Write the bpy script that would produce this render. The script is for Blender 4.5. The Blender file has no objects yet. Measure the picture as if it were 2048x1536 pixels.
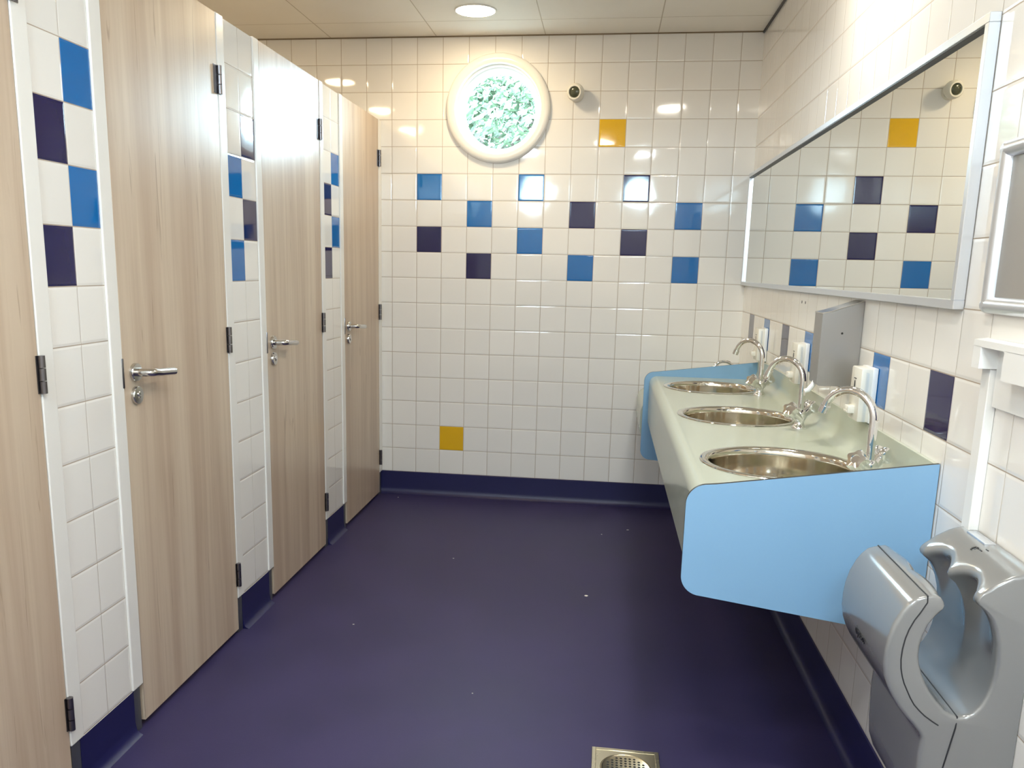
import bpy, bmesh, math, random
from mathutils import Vector, Matrix

# ------------------------------------------------------------------ camera, world, exposure
scene = bpy.context.scene
COL = scene.collection
PI = math.pi
H = 0.145                      # height of the navy skirting = bottom of the first tile row
T = 0.15                       # tile pitch
XL, XR = -0.07, 2.065          # cubicle front plane, right wall
CEIL = 2.694
YR = -5.50                     # rear wall, behind the camera
XB = -1.45                     # rear wall of the cubicles

cam_d = bpy.data.cameras.new('camera')
cam = bpy.data.objects.new('camera', cam_d)
COL.objects.link(cam)
cam_d.sensor_fit = 'HORIZONTAL'
cam_d.sensor_width = 36.0
cam_d.lens = 1719.43 / 2048 * 36.0
cam_d.shift_x = (1024 - 966.64) / 2048
cam_d.shift_y = (885.84 - 768) / 2048
cam_d.clip_start = 0.02
ya, pa, ra = math.radians(7.8169), math.radians(-11.5385), math.radians(-1.1505)
R = Matrix.Rotation(ya, 3, 'Z') @ Matrix.Rotation(pa, 3, 'X') @ Matrix.Rotation(ra, 3, 'Y')
right, fwd, up = R.col[0], R.col[1], R.col[2]
M = Matrix((( right.x, up.x, -fwd.x, 1.283), (right.y, up.y, -fwd.y, -5.1553), (right.z, up.z, -fwd.z, 1.2683 + H), (0, 0, 0, 1)))
cam.matrix_world = M
scene.camera = cam

world = bpy.data.worlds.new('daylight'); scene.world = world
world.use_nodes = True
wb = world.node_tree.nodes['Background']
wt = world.node_tree
tc = wt.nodes.new('ShaderNodeTexCoord'); sx = wt.nodes.new('ShaderNodeSeparateXYZ'); wt.links.new(tc.outputs['Generated'], sx.inputs[0])
cr = wt.nodes.new('ShaderNodeValToRGB'); wt.links.new(sx.outputs[2], cr.inputs[0])
cr.color_ramp.elements[0].position = 0.0; cr.color_ramp.elements[0].color = (0.045, 0.055, 0.05, 1)   # ground
cr.color_ramp.elements[1].position = 0.03; cr.color_ramp.elements[1].color = (0.60, 0.85, 1.0, 1)      # sky
wt.links.new(cr.outputs[0], wb.inputs[0])
wb.inputs[1].default_value = 64.0

LAMP_WARM, LAMP_MID, LAMP_FILL = 100.0, 170.0, 215.0
WARM, MID, FILL = (1.0, 0.79, 0.50, 1), (1.0, 0.93, 0.80, 1), (0.90, 0.96, 1.0, 1)

scene.view_settings.view_transform = 'Standard'
scene.view_settings.look = 'None'
scene.view_settings.exposure = 0.0
scene.view_settings.gamma = 1.0
scene.view_settings.use_curve_mapping = False
cy = scene.cycles
cy.use_denoising = True
cy.max_bounces = 10; cy.diffuse_bounces = 6; cy.glossy_bounces = 6
cy.transparent_max_bounces = 12
cy.caustics_reflective = False; cy.caustics_refractive = False
cy.sample_clamp_indirect = 6.0

# ------------------------------------------------------------------ materials
def srgb(r, g, b):
    f = lambda c: (c / 255 / 12.92) if c / 255 <= 0.04045 else ((c / 255 + 0.055) / 1.055) ** 2.4
    return (f(r), f(g), f(b), 1)

class NT:
    """small helper that wires shader nodes"""
    def __init__(s, name):
        s.m = bpy.data.materials.new(name); s.m.use_nodes = True
        s.t = s.m.node_tree; s.b = s.t.nodes['Principled BSDF']; s.o = s.t.nodes['Material Output']
    def n(s, kind, **kw):
        x = s.t.nodes.new(kind)
        for k, v in kw.items(): setattr(x, k, v)
        return x
    def l(s, a, b): s.t.links.new(a, b)
    def m_(s, op, a, b=None, c=None):
        x = s.n('ShaderNodeMath', operation=op)
        for i, v in enumerate((a, b, c)):
            if v is None: continue
            if isinstance(v, (int, float)): x.inputs[i].default_value = v
            else: s.l(v, x.inputs[i])
        return x.outputs[0]
    def mix(s, fac, a, b):
        x = s.n('ShaderNodeMix', data_type='RGBA')
        if isinstance(fac, (int, float)): x.inputs[0].default_value = fac
        else: s.l(fac, x.inputs[0])
        for i, v in ((6, a), (7, b)):
            if isinstance(v, tuple): x.inputs[i].default_value = v
            else: s.l(v, x.inputs[i])
        return x.outputs[2]
    def smooth(s, v, a, b):
        x = s.n('ShaderNodeMapRange', interpolation_type='SMOOTHSTEP')
        s.l(v, x.inputs[0]); x.inputs[1].default_value = a; x.inputs[2].default_value = b
        return x.outputs[0]
    def pos(s):
        g = s.n('ShaderNodeNewGeometry'); x = s.n('ShaderNodeSeparateXYZ'); s.l(g.outputs['Position'], x.inputs[0])
        return g.outputs['Position'], x.outputs
    def set(s, **kw):
        for k, v in kw.items():
            i = s.b.inputs[k.replace('_', ' ')]
            if isinstance(v, (int, float, tuple)): i.default_value = v
            else: s.l(v, i)
        return s.m

def plain(name, col, rough=0.4, metal=0.0, noise=0.0, scale=20.0, bump=0.0, coat=0.0):
    t = NT(name)
    nz = t.n('ShaderNodeTexNoise'); nz.inputs['Scale'].default_value = scale; nz.inputs['Detail'].default_value = 4
    p, _ = t.pos(); t.l(p, nz.inputs['Vector'])
    d = tuple(c * (1 - noise) for c in col[:3]) + (1,)
    t.set(Base_Color=t.mix(nz.outputs['Fac'], col, d), Roughness=rough, Metallic=metal)
    if coat: t.set(Coat_Weight=coat, Coat_Roughness=0.08)
    if bump:
        b = t.n('ShaderNodeBump'); b.inputs['Strength'].default_value = 1.0; b.inputs['Distance'].default_value = bump
        t.l(nz.outputs['Fac'], b.inputs['Height']); t.l(b.outputs[0], t.b.inputs['Normal'])
    return t.m

WHITE = (0.86, 0.842, 0.81, 1)
TINT = {'blue': srgb(14, 104, 176), 'navy': srgb(22, 18, 74), 'yellow': srgb(226, 178, 28)}
def tile_mat(name, axis, u0, pitch, cells, thin=1.0):
    t = NT(name)
    p, xyz = t.pos()
    u = t.m_('DIVIDE', t.m_('SUBTRACT', xyz[axis], u0), pitch)
    v = t.m_('DIVIDE', t.m_('SUBTRACT', xyz[2], H), T)
    iu, iv = t.m_('FLOOR', u), t.m_('FLOOR', v)
    fu, fv = t.m_('FRACT', u), t.m_('FRACT', v)
    du = t.m_('MULTIPLY', t.m_('SUBTRACT', 0.5, t.m_('ABSOLUTE', t.m_('SUBTRACT', fu, 0.5))), pitch)
    dv = t.m_('MULTIPLY', t.m_('SUBTRACT', 0.5, t.m_('ABSOLUTE', t.m_('SUBTRACT', fv, 0.5))), T)
    d = t.m_('MINIMUM', t.m_('MULTIPLY', du, thin), dv)
    body = t.smooth(d, 0.0009, 0.0019)
    cx = t.n('ShaderNodeCombineXYZ'); t.l(iu, cx.inputs[0]); t.l(iv, cx.inputs[1])
    wn = t.n('ShaderNodeTexWhiteNoise', noise_dimensions='3D'); t.l(cx.outputs[0], wn.inputs['Vector'])
    sp = t.n('ShaderNodeSeparateXYZ'); t.l(wn.outputs['Color'], sp.inputs[0])
    w2 = tuple(c * 0.955 for c in WHITE[:3]) + (1,)
    col = t.mix(sp.outputs[2], WHITE, w2)
    for key in TINT:
        mask = None
        for (i, j) in [c[:2] for c in cells if c[2] == key]:
            m = t.m_('MULTIPLY', t.m_('COMPARE', iu, i, 0.4), t.m_('COMPARE', iv, j, 0.4))
            mask = m if mask is None else t.m_('ADD', mask, m)
        if mask is not None: col = t.mix(mask, col, TINT[key])
    col = t.mix(body, srgb(172, 158, 142), col)
    nz = t.n('ShaderNodeTexNoise'); nz.inputs['Scale'].default_value = 7.0; nz.inputs['Detail'].default_value = 1.0
    off = t.n('ShaderNodeVectorMath', operation='MULTIPLY_ADD')
    t.l(wn.outputs['Color'], off.inputs[0]); off.inputs[1].default_value = (9, 9, 9); t.l(p, off.inputs[2])
    t.l(off.outputs[0], nz.inputs['Vector'])
    pil = t.smooth(d, 0.0008, 0.0085)
    h = t.m_('MULTIPLY', pil, 0.00075)
    h = t.m_('ADD', h, t.m_('MULTIPLY', nz.outputs['Fac'], 0.0007))
    h = t.m_('ADD', h, t.m_('MULTIPLY', t.m_('SUBTRACT', sp.outputs[0], 0.5), t.m_('MULTIPLY', fu, 0.0007)))
    h = t.m_('ADD', h, t.m_('MULTIPLY', t.m_('SUBTRACT', sp.outputs[1], 0.5), t.m_('MULTIPLY', fv, 0.0007)))
    b = t.n('ShaderNodeBump'); b.inputs['Strength'].default_value = 1.0; b.inputs['Distance'].default_value = 1.0
    t.l(h, b.inputs['Height']); t.l(b.outputs[0], t.b.inputs['Normal'])
    rg = t.m_('SUBTRACT', 0.75, t.m_('MULTIPLY', body, 0.70))
    return t.set(Base_Color=col, Roughness=rg)

def wood_mat():
    t = NT('oak_laminate')
    p, xyz = t.pos()
    mp = t.n('ShaderNodeMapping'); mp.inputs['Scale'].default_value = (11, 11, 0.5); t.l(p, mp.inputs[0])
    n1 = t.n('ShaderNodeTexNoise'); n1.inputs['Scale'].default_value = 1.0; n1.inputs['Detail'].default_value = 5; n1.inputs['Distortion'].default_value = 0.7
    t.l(mp.outputs[0], n1.inputs['Vector'])
    m2 = t.n('ShaderNodeMapping'); m2.inputs['Scale'].default_value = (70, 70, 1.6); t.l(p, m2.inputs[0])
    n2 = t.n('ShaderNodeTexNoise'); n2.inputs['Scale'].default_value = 1.0; n2.inputs['Detail'].default_value = 6; n2.inputs['Distortion'].default_value = 0.4
    t.l(m2.outputs[0], n2.inputs['Vector'])
    m3 = t.n('ShaderNodeMapping'); m3.inputs['Scale'].default_value = (30, 30, 1.9); t.l(p, m3.inputs[0])
    n3 = t.n('ShaderNodeTexNoise'); n3.inputs['Scale'].default_value = 1.0; n3.inputs['Detail'].default_value = 3; n3.inputs['Distortion'].default_value = 2.0
    t.l(m3.outputs[0], n3.inputs['Vector'])
    c = t.mix(t.smooth(n1.outputs['Fac'], 0.32, 0.68), srgb(186, 165, 144), srgb(208, 191, 170))
    c = t.mix(t.m_('MULTIPLY', t.smooth(n2.outputs['Fac'], 0.42, 0.75), 0.24), c, srgb(168, 143, 116))
    c = t.mix(t.m_('MULTIPLY', t.smooth(n3.outputs['Fac'], 0.64, 0.74), 0.5), c, srgb(138, 112, 88))
    b = t.n('ShaderNodeBump'); b.inputs['Strength'].default_value = 0.12; b.inputs['Distance'].default_value = 0.0006
    t.l(n2.outputs['Fac'], b.inputs['Height']); t.l(b.outputs[0], t.b.inputs['Normal'])
    return t.set(Base_Color=c, Roughness=0.31)

def floor_mat():
    t = NT('purple_navy_vinyl')
    p, xyz = t.pos()
    n1 = t.n('ShaderNodeTexNoise'); n1.inputs['Scale'].default_value = 3.0; n1.inputs['Detail'].default_value = 5; t.l(p, n1.inputs['Vector'])
    n2 = t.n('ShaderNodeTexNoise'); n2.inputs['Scale'].default_value = 420.0; n2.inputs['Detail'].default_value = 2; t.l(p, n2.inputs['Vector'])
    c = t.mix(t.smooth(n1.outputs['Fac'], 0.3, 0.7), srgb(46, 41, 80), srgb(54, 48, 88))
    c = t.mix(t.m_('MULTIPLY', t.smooth(n2.outputs['Fac'], 0.60, 0.72), 0.30), c, srgb(74, 68, 106))
    b = t.n('ShaderNodeBump'); b.inputs['Strength'].default_value = 0.5; b.inputs['Distance'].default_value = 0.0006
    t.l(n2.outputs['Fac'], b.inputs['Height']); t.l(b.outputs[0], t.b.inputs['Normal'])
    return t.set(Base_Color=c, Roughness=t.m_('ADD', 0.42, t.m_('MULTIPLY', n1.outputs['Fac'], 0.14)), Specular_IOR_Level=0.35)

def ceiling_mat():
    t = NT('ceiling_board')
    p, xyz = t.pos()
    u = t.m_('FRACT', t.m_('DIVIDE', t.m_('ADD', xyz[0], 0.36), 0.62))
    v = t.m_('FRACT', t.m_('DIVIDE', t.m_('ADD', xyz[1], 0.30), 1.24))
    du = t.m_('MULTIPLY', t.m_('SUBTRACT', 0.5, t.m_('ABSOLUTE', t.m_('SUBTRACT', u, 0.5))), 0.62)
    dv = t.m_('MULTIPLY', t.m_('SUBTRACT', 0.5, t.m_('ABSOLUTE', t.m_('SUBTRACT', v, 0.5))), 1.24)
    j = t.smooth(t.m_('MINIMUM', du, dv), 0.0012, 0.004)
    nz = t.n('ShaderNodeTexNoise'); nz.inputs['Scale'].default_value = 5; nz.inputs['Detail'].default_value = 6; t.l(p, nz.inputs['Vector'])
    c = t.mix(nz.outputs['Fac'], (0.87, 0.845, 0.78, 1), (0.82, 0.79, 0.72, 1))
    c = t.mix(j, (0.52, 0.47, 0.38, 1), c)
    b = t.n('ShaderNodeBump'); b.inputs['Distance'].default_value = 0.0008
    t.l(j, b.inputs['Height']); t.l(b.outputs[0], t.b.inputs['Normal'])
    return t.set(Base_Color=c, Roughness=0.55)

def brushed(name, col, rough):
    t = NT(name)
    p, _ = t.pos()
    mp = t.n('ShaderNodeMapping'); mp.inputs['Scale'].default_value = (25, 25, 600); t.l(p, mp.inputs[0])
    nz = t.n('ShaderNodeTexNoise'); nz.inputs['Scale'].default_value = 1; nz.inputs['Detail'].default_value = 3; t.l(mp.outputs[0], nz.inputs['Vector'])
    r = t.m_('ADD', rough - 0.05, t.m_('MULTIPLY', nz.outputs['Fac'], 0.06))
    return t.set(Base_Color=col, Metallic=1.0, Roughness=r)

def emit(name, col, s):
    t = NT(name)
    return t.set(Base_Color=(0.9, 0.9, 0.85, 1), Emission_Color=col, Emission_Strength=s)

def glass(name, tint=(1, 1, 1, 1), refl=0.06):
    t = NT(name)
    tr = t.n('ShaderNodeBsdfTransparent'); tr.inputs[0].default_value = tint
    gl = t.n('ShaderNodeBsdfGlossy'); gl.inputs['Roughness'].default_value = 0.01
    fr = t.n('ShaderNodeFresnel'); fr.inputs[0].default_value = 1.45
    gm = t.n('ShaderNodeNewGeometry'); lw = t.n('ShaderNodeMath', operation='MULTIPLY')
    t.l(fr.outputs[0], lw.inputs[0]); t.l(t.m_('SUBTRACT', 1.0, gm.outputs['Backfacing']), lw.inputs[1])
    mx = t.n('ShaderNodeMixShader'); t.l(lw.outputs[0], mx.inputs[0]); t.l(tr.outputs[0], mx.inputs[1]); t.l(gl.outputs[0], mx.inputs[2])
    t.l(mx.outputs[0], t.o.inputs[0])
    return t.m

BACK = [(1, 11, 'blue'), (5, 11, 'blue'), (9, 11, 'navy'), (3, 10, 'blue'), (7, 10, 'navy'), (11, 10, 'blue'),
        (1, 9, 'navy'), (5, 9, 'blue'), (9, 9, 'navy'), (3, 8, 'navy'), (7, 8, 'blue'), (11, 8, 'blue'), (8, 13, 'yellow'), (2, 1, 'yellow')]
RIGHT = [(0, 6, 'navy'), (3, 6, 'blue'), (6, 6, 'navy'), (9, 6, 'blue'), (12, 6, 'navy'), (15, 6, 'blue'), (18, 6, 'navy')]
M_back = tile_mat('tiles_back', 0, 0.0, T, BACK)
M_right = tile_mat('tiles_right', 1, -3.11, T, RIGHT, 1.7)
M_rear = tile_mat('tiles_rear', 0, 0.0, T, [])
M_side = tile_mat('tiles_side', 1, 0.0, T, [])
M_wood = wood_mat(); M_floor = floor_mat(); M_ceil = ceiling_mat()
M_frame = plain('white_lacquer', (0.84, 0.83, 0.80, 1), 0.22, noise=0.03)
M_core = plain('door_edge', srgb(150, 122, 90), 0.5, noise=0.1)
M_navy = plain('navy_skirting', srgb(24, 24, 76), 0.42, noise=0.15, scale=8)
M_foot = brushed('dull_steel', (0.30, 0.32, 0.31, 1), 0.45)
M_steel = brushed('stainless', (0.70, 0.66, 0.58, 1), 0.11)
M_satin = brushed('satin_steel', (0.62, 0.60, 0.57, 1), 0.18)
M_hinge = brushed('hinge_steel', (0.20, 0.19, 0.20, 1), 0.32)
M_chrome = plain('chrome', (0.88, 0.88, 0.88, 1), 0.05, 1.0)
M_box = plain('box_steel', (0.40, 0.39, 0.38, 1), 0.33, 0.9, noise=0.06, scale=5)
M_alu = plain('anodised', (0.74, 0.77, 0.82, 1), 0.30, 0.85)
M_mirror = plain('mirror_silver', (0.87, 0.90, 0.87, 1), 0.0, 1.0)
M_black = plain('black', (0.008, 0.008, 0.008, 1), 0.4)
M_counter = plain('pale_green_laminate', srgb(188, 194, 178), 0.19, noise=0.03, scale=6)
M_panel = plain('blue_laminate', srgb(130, 171, 205), 0.36, noise=0.04, scale=5)
M_ivory = plain('ivory_plastic', (0.80, 0.78, 0.70, 1), 0.3, noise=0.02)
M_white = plain('white_plastic', (0.84, 0.84, 0.82, 1), 0.28, noise=0.02)
M_lens = plain('sensor_lens', srgb(72, 76, 58), 0.15, noise=0.2, scale=60)
M_dryer = plain('silver_paint', (0.28, 0.285, 0.285, 1), 0.16, 0.30, noise=0.03, scale=8, coat=0.3)
M_seam = plain('dark_seam', (0.02, 0.022, 0.026, 1), 0.5)
M_grey = plain('grey_board', srgb(150, 146, 140), 0.3, noise=0.06, scale=4)
M_brass = brushed('drain_steel', (0.66, 0.60, 0.46, 1), 0.3)
M_lamp = emit('warm_lamp_glow', WARM, LAMP_WARM)
M_lamp_mid = emit('lamp_glow', MID, LAMP_MID); M_lamp_fill = emit('fill_lamp_glow', FILL, LAMP_FILL)
M_glass = glass('window_glass')
M_clear = glass('clear_plastic', (0.93, 0.96, 1, 1))
M_leaf = plain('leaf', (0.078, 0.122, 0.068, 1), 0.6, noise=0.35, scale=5)
M_bark = plain('bark', (0.05, 0.035, 0.025, 1), 0.9, noise=0.4, scale=20)
M_scrap = plain('paper_scrap', (0.7, 0.68, 0.64, 1), 0.8)

# ------------------------------------------------------------------ mesh helpers
def root_of(o):
    while o.parent: o = o.parent
    return o
def obj(name, bm, mat, parent=None, smooth=True, loc=(0, 0, 0), local=False, out=None):
    """link bm as one mesh object; vertices are in room coordinates unless local"""
    base = Vector(loc) if parent is None else Vector(root_of(parent).location)
    if not local:
        for v in bm.verts: v.co -= base
    if out is None: bmesh.ops.recalc_face_normals(bm, faces=bm.faces)
    else:
        bm.normal_update()
        for f in bm.faces:
            if f.normal.dot(Vector(out)) < 0: f.normal_flip()
    me = bpy.data.meshes.new(name); bm.to_mesh(me); bm.free()
    for m in (mat if isinstance(mat, (list, tuple)) else (mat,)): me.materials.append(m)
    if smooth:
        me.polygons.foreach_set('use_smooth', [True] * len(me.polygons))
        me.set_sharp_from_angle(angle=math.radians(38))
    o = bpy.data.objects.new(name, me); COL.objects.link(o)
    if parent is None: o.location = base
    else: o.parent = parent
    return o
def tag(o, label, cat, group=None, kind=None):
    o['label'] = label; o['category'] = cat
    if group: o['group'] = group
    if kind: o['kind'] = kind
    return o
def thing(name, label, cat, loc=(0, 0, 0), rz=0, group=None):
    o = bpy.data.objects.new(name, None); o.empty_display_size = 0.05; COL.objects.link(o)
    o.location = loc; o.rotation_euler = (0, 0, rz)
    return tag(o, label, cat, group)
def struct(name, bm, mat, label, cat, loc=(0, 0, 0), smooth=True):
    return tag(obj(name, bm, mat, None, smooth, loc), label, cat, None, 'structure')
def dup(r, loc, label=None, name=None):
    c = r.copy(); COL.objects.link(c); c.location = loc
    if label: c['label'] = label
    if name: c.name = name
    for ch in list(r.children):
        a = ch.copy(); COL.objects.link(a); a.parent = c
        for g in list(ch.children):
            b = g.copy(); COL.objects.link(b); b.parent = a
    return c

def box(bm, x0, x1, y0, y1, z0, z1, bev=0.0, seg=2):
    vs = [bm.verts.new((x, y, z)) for x in (x0, x1) for y in (y0, y1) for z in (z0, z1)]
    f = [bm.faces.new([vs[i] for i in q]) for q in ((0, 1, 3, 2), (4, 6, 7, 5), (0, 4, 5, 1), (2, 3, 7, 6), (0, 2, 6, 4), (1, 5, 7, 3))]
    if bev:
        es = list({e for q in f for e in q.edges})
        bmesh.ops.bevel(bm, geom=es, offset=bev, segments=seg, profile=0.5, affect='EDGES')
    return bm
def B(*a, **k): return box(bmesh.new(), *a, **k)

def tube(bm, path, rad, n=14, caps=True):
    """round tube along a list of points; rad a number or a list"""
    P = [Vector(p) for p in path]; rings = []
    ref = None
    for i, p in enumerate(P):
        t = (P[min(i + 1, len(P) - 1)] - P[max(i - 1, 0)]).normalized()
        if ref is None:
            ref = t.orthogonal().normalized()
        ref = (ref - t * ref.dot(t)).normalized(); s = t.cross(ref)
        r = rad[i] if isinstance(rad, (list, tuple)) else rad
        rings.append([bm.verts.new(p + (ref * math.cos(2 * PI * k / n) + s * math.sin(2 * PI * k / n)) * r) for k in range(n)])
    for a, b in zip(rings, rings[1:]):
        for k in range(n): bm.faces.new((a[k], a[(k + 1) % n], b[(k + 1) % n], b[k]))
    if caps:
        bm.faces.new(rings[0]); bm.faces.new(rings[-1])
    return bm
def lathe(bm, prof, origin, axis='Z', n=64, close=False):
    """prof: list of (radius, offset along axis)"""
    o = Vector(origin); rings = []
    A = {'Z': (Vector((1, 0, 0)), Vector((0, 1, 0)), Vector((0, 0, 1))), 'Y': (Vector((1, 0, 0)), Vector((0, 0, 1)), Vector((0, 1, 0))),
         'X': (Vector((0, 1, 0)), Vector((0, 0, 1)), Vector((1, 0, 0)))}[axis] if isinstance(axis, str) else axis
    for r, h in prof:
        if r < 1e-6: rings.append([bm.verts.new(o + A[2] * h)]); continue
        rings.append([bm.verts.new(o + A[0] * (r * math.cos(2 * PI * k / n)) + A[1] * (r * math.sin(2 * PI * k / n)) + A[2] * h) for k in range(n)])
    pairs = list(zip(rings, rings[1:]))
    if close: pairs.append((rings[-1], rings[0]))
    for a, b in pairs:
        for k in range(n):
            k2 = (k + 1) % n
            if len(a) == 1 and len(b) == 1: continue
            if len(a) == 1: bm.faces.new((a[0], b[k], b[k2]))
            elif len(b) == 1: bm.faces.new((a[k], b[0], a[k2]))
            else: bm.faces.new((a[k], a[k2], b[k2], b[k]))
    return bm
def arc(cx, cz, r, a0, a1, n):
    return [(cx + r * math.cos(math.radians(a0 + (a1 - a0) * i / n)), cz + r * math.sin(math.radians(a0 + (a1 - a0) * i / n))) for i in range(n + 1)]
def prism_y(bm, poly, y0, y1, mats=None):
    """closed (x, z) outline pushed from y0 to y1"""
    a = [bm.verts.new((x, y0, z)) for x, z in poly]; b = [bm.verts.new((x, y1, z)) for x, z in poly]
    fs = [bm.faces.new(a), bm.faces.new(list(reversed(b)))]
    for i in range(len(a)):
        f = bm.faces.new((a[i], a[(i + 1) % len(a)], b[(i + 1) % len(a)], b[i]))
        if mats is not None: f.material_index = mats
    return fs
def holed(bm, conv, u0, u1, v0, v1, cu, cv, r, n=64):
    """flat rectangle with a round hole; conv turns (u, v) into a point"""
    ang = sorted(set([round(2 * PI * k / n, 6) for k in range(n)] + [round(math.atan2(b - cv, a - cu) % (2 * PI), 6) for a in (u0, u1) for b in (v0, v1)]))
    inn, out = [], []
    for t in ang:
        c, s = math.cos(t), math.sin(t)
        k = min([(u1 - cu) / c if c > 1e-9 else 1e9, (u0 - cu) / c if c < -1e-9 else 1e9, (v1 - cv) / s if s > 1e-9 else 1e9, (v0 - cv) / s if s < -1e-9 else 1e9])
        inn.append(bm.verts.new(conv(cu + r * c, cv + r * s))); out.append(bm.verts.new(conv(cu + k * c, cv + k * s)))
    m = len(ang)
    for i in range(m): bm.faces.new((inn[i], out[i], out[(i + 1) % m], inn[(i + 1) % m]))
def quad(bm, pts): return bm.faces.new([bm.verts.new(p) for p in pts])

# ------------------------------------------------------------------ room shell
bm = bmesh.new(); box(bm, XB - 0.3, XR + 0.3, YR - 0.3, 0.3, -0.12, 0.0)
struct('floor', bm, M_floor, 'purple navy sheet vinyl floor', 'floor', smooth=False)
bm = bmesh.new(); box(bm, XB - 0.3, XR + 0.3, YR - 0.3, 0.3, CEIL, CEIL + 0.15)
struct('ceiling', bm, M_ceil, 'white boarded ceiling with fine joints', 'ceiling', smooth=False)

WIN_Z, WIN_HOLE = 2.302, 0.268
def wall_with_windows(name, mat, y, thick, centres, label):
    bm = bmesh.new()
    conv = lambda u, v: (u, y, v)
    x = XB - 0.3
    for c in centres:
        quad(bm, [conv(x, 0), conv(c - 0.34, 0), conv(c - 0.34, CEIL), conv(x, CEIL)])
        quad(bm, [conv(c - 0.34, 0), conv(c + 0.34, 0), conv(c + 0.34, WIN_Z - 0.34), conv(c - 0.34, WIN_Z - 0.34)])
        holed(bm, conv, c - 0.34, c + 0.34, WIN_Z - 0.34, CEIL, c, WIN_Z, WIN_HOLE)
        x = c + 0.34
    quad(bm, [conv(x, 0), conv(XR + 0.3, 0), conv(XR + 0.3, CEIL), conv(x, CEIL)])
    bmesh.ops.remove_doubles(bm, verts=bm.verts, dist=1e-5)
    r = bmesh.ops.extrude_face_region(bm, geom=list(bm.faces))
    for v in r['geom']:
        if isinstance(v, bmesh.types.BMVert): v.co.y += thick
    return struct(name, bm, mat, label, 'wall', smooth=False)
wall_with_windows('wall_back', M_back, 0.0, 0.3, [0.622], 'white tiled end wall with scattered blue, navy and two yellow tiles')
wall_with_windows('wall_rear', M_rear, YR, -0.3, [0.38, 1.60], 'white tiled wall behind the viewer with two round windows')
bm = B(XR, XR + 0.3, YR - 0.3, 0.3, 0, CEIL)
struct('wall_right', bm, M_right, 'white tiled wall behind the washbasins with a row of blue and navy tiles', 'wall', smooth=False)
bm = B(XB - 0.3, XB, YR - 0.3, 0.3, 0, CEIL)
struct('wall_far_left', bm, M_side, 'white tiled rear wall of the toilet cubicles', 'wall', smooth=False)
bm = B(XL - 0.10, XL, YR, -4.012, 0, CEIL)
struct('wall_left', bm, M_side, 'white tiled wall left of the nearest cubicle', 'wall', smooth=False)

# tiled piers between the cubicle doors, their white frames, feet and skirtings
TOP = 2.24
PIERS = [(-3.251, -3.194, -2.944, -2.888, [(1, 11, 'blue'), (0, 10, 'navy'), (1, 9, 'blue'), (0, 8, 'navy')], 'nearest'),
         (-2.188, -2.131, -1.876, -1.823, [(1, 11, 'navy'), (0, 10, 'blue'), (1, 9, 'navy'), (0, 8, 'blue')], 'middle'),
         (-1.118, -1.067, -0.817, -0.762, [(1, 11, 'blue'), (0, 10, 'navy'), (1, 9, 'blue'), (0, 8, 'navy')], 'farthest')]
def frame_post(nm, y0, y1, label, jamb):
    """folded white steel door frame; jamb=+1 when the door is on the +y side"""
    bm = bmesh.new()
    box(bm, XL - 0.105, XL + 0.006, y0, y1, H, TOP, bev=0.003)
    s = y1 if jamb > 0 else y0
    box(bm, XL - 0.105, XL - 0.046, s - (0.0 if jamb > 0 else 0.014), s + (0.014 if jamb > 0 else 0.0), H, TOP)
    o = struct(nm, bm, M_frame, label, 'door frame', smooth=False)
    f = obj('steel_foot', B(XL - 0.09, XL - 0.002, y0 + 0.008, y1 - 0.008, 0, H, bev=0.002), M_foot, o)
    f['label'] = 'dull grey steel foot of the frame'
    if jamb > 0:
        sp = obj('strike_plate', B(XL - 0.03, XL + 0.0085, y1 - 0.007, y1 + 0.0012, 1.055, 1.14, bev=0.002), M_hinge, o)
        sp['label'] = 'dark steel strike plate'
    return o
tn = 0
for (a, b, c, d, cells, which) in PIERS:
    mat = tile_mat('tiles_pier_' + which, 1, b, (c - b) / 2, cells, 1.9)
    bm = B(XL - 0.10, XL, b - 0.004, c + 0.004, H - 0.004, TOP - 0.004)
    struct('wall_left', bm, mat, which + ' narrow white tiled pier with four blue and navy tiles between cubicle doors', 'wall', smooth=False)
    tn += 1; frame_post('trim_%d' % tn, a, b, 'white door frame on the left of the %s tiled pier' % which, -1)
    tn += 1; frame_post('trim_%d' % tn, c, d, 'white door frame on the right of the %s tiled pier' % which, 1)
    bm = bmesh.new()
    prism_y(bm, [(XL - 0.09, 0), (XL + 0.022, 0), (XL + 0.010, 0.006), (XL + 0.003, 0.016), (XL - 0.001, 0.04), (XL - 0.001, H - 0.002), (XL - 0.09, H - 0.002)], b - 0.01, c + 0.01)
    struct('baseboard_left', bm, M_navy, 'navy coved skirting under the %s tiled pier' % which, 'skirting')
tn += 1; frame_post('trim_%d' % tn, -0.062, -0.002, 'white door frame in the corner by the end wall', -1)
tn += 1; frame_post('trim_%d' % tn, -4.012, -3.955, 'white door frame beside the nearest cubicle door', 1)

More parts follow.
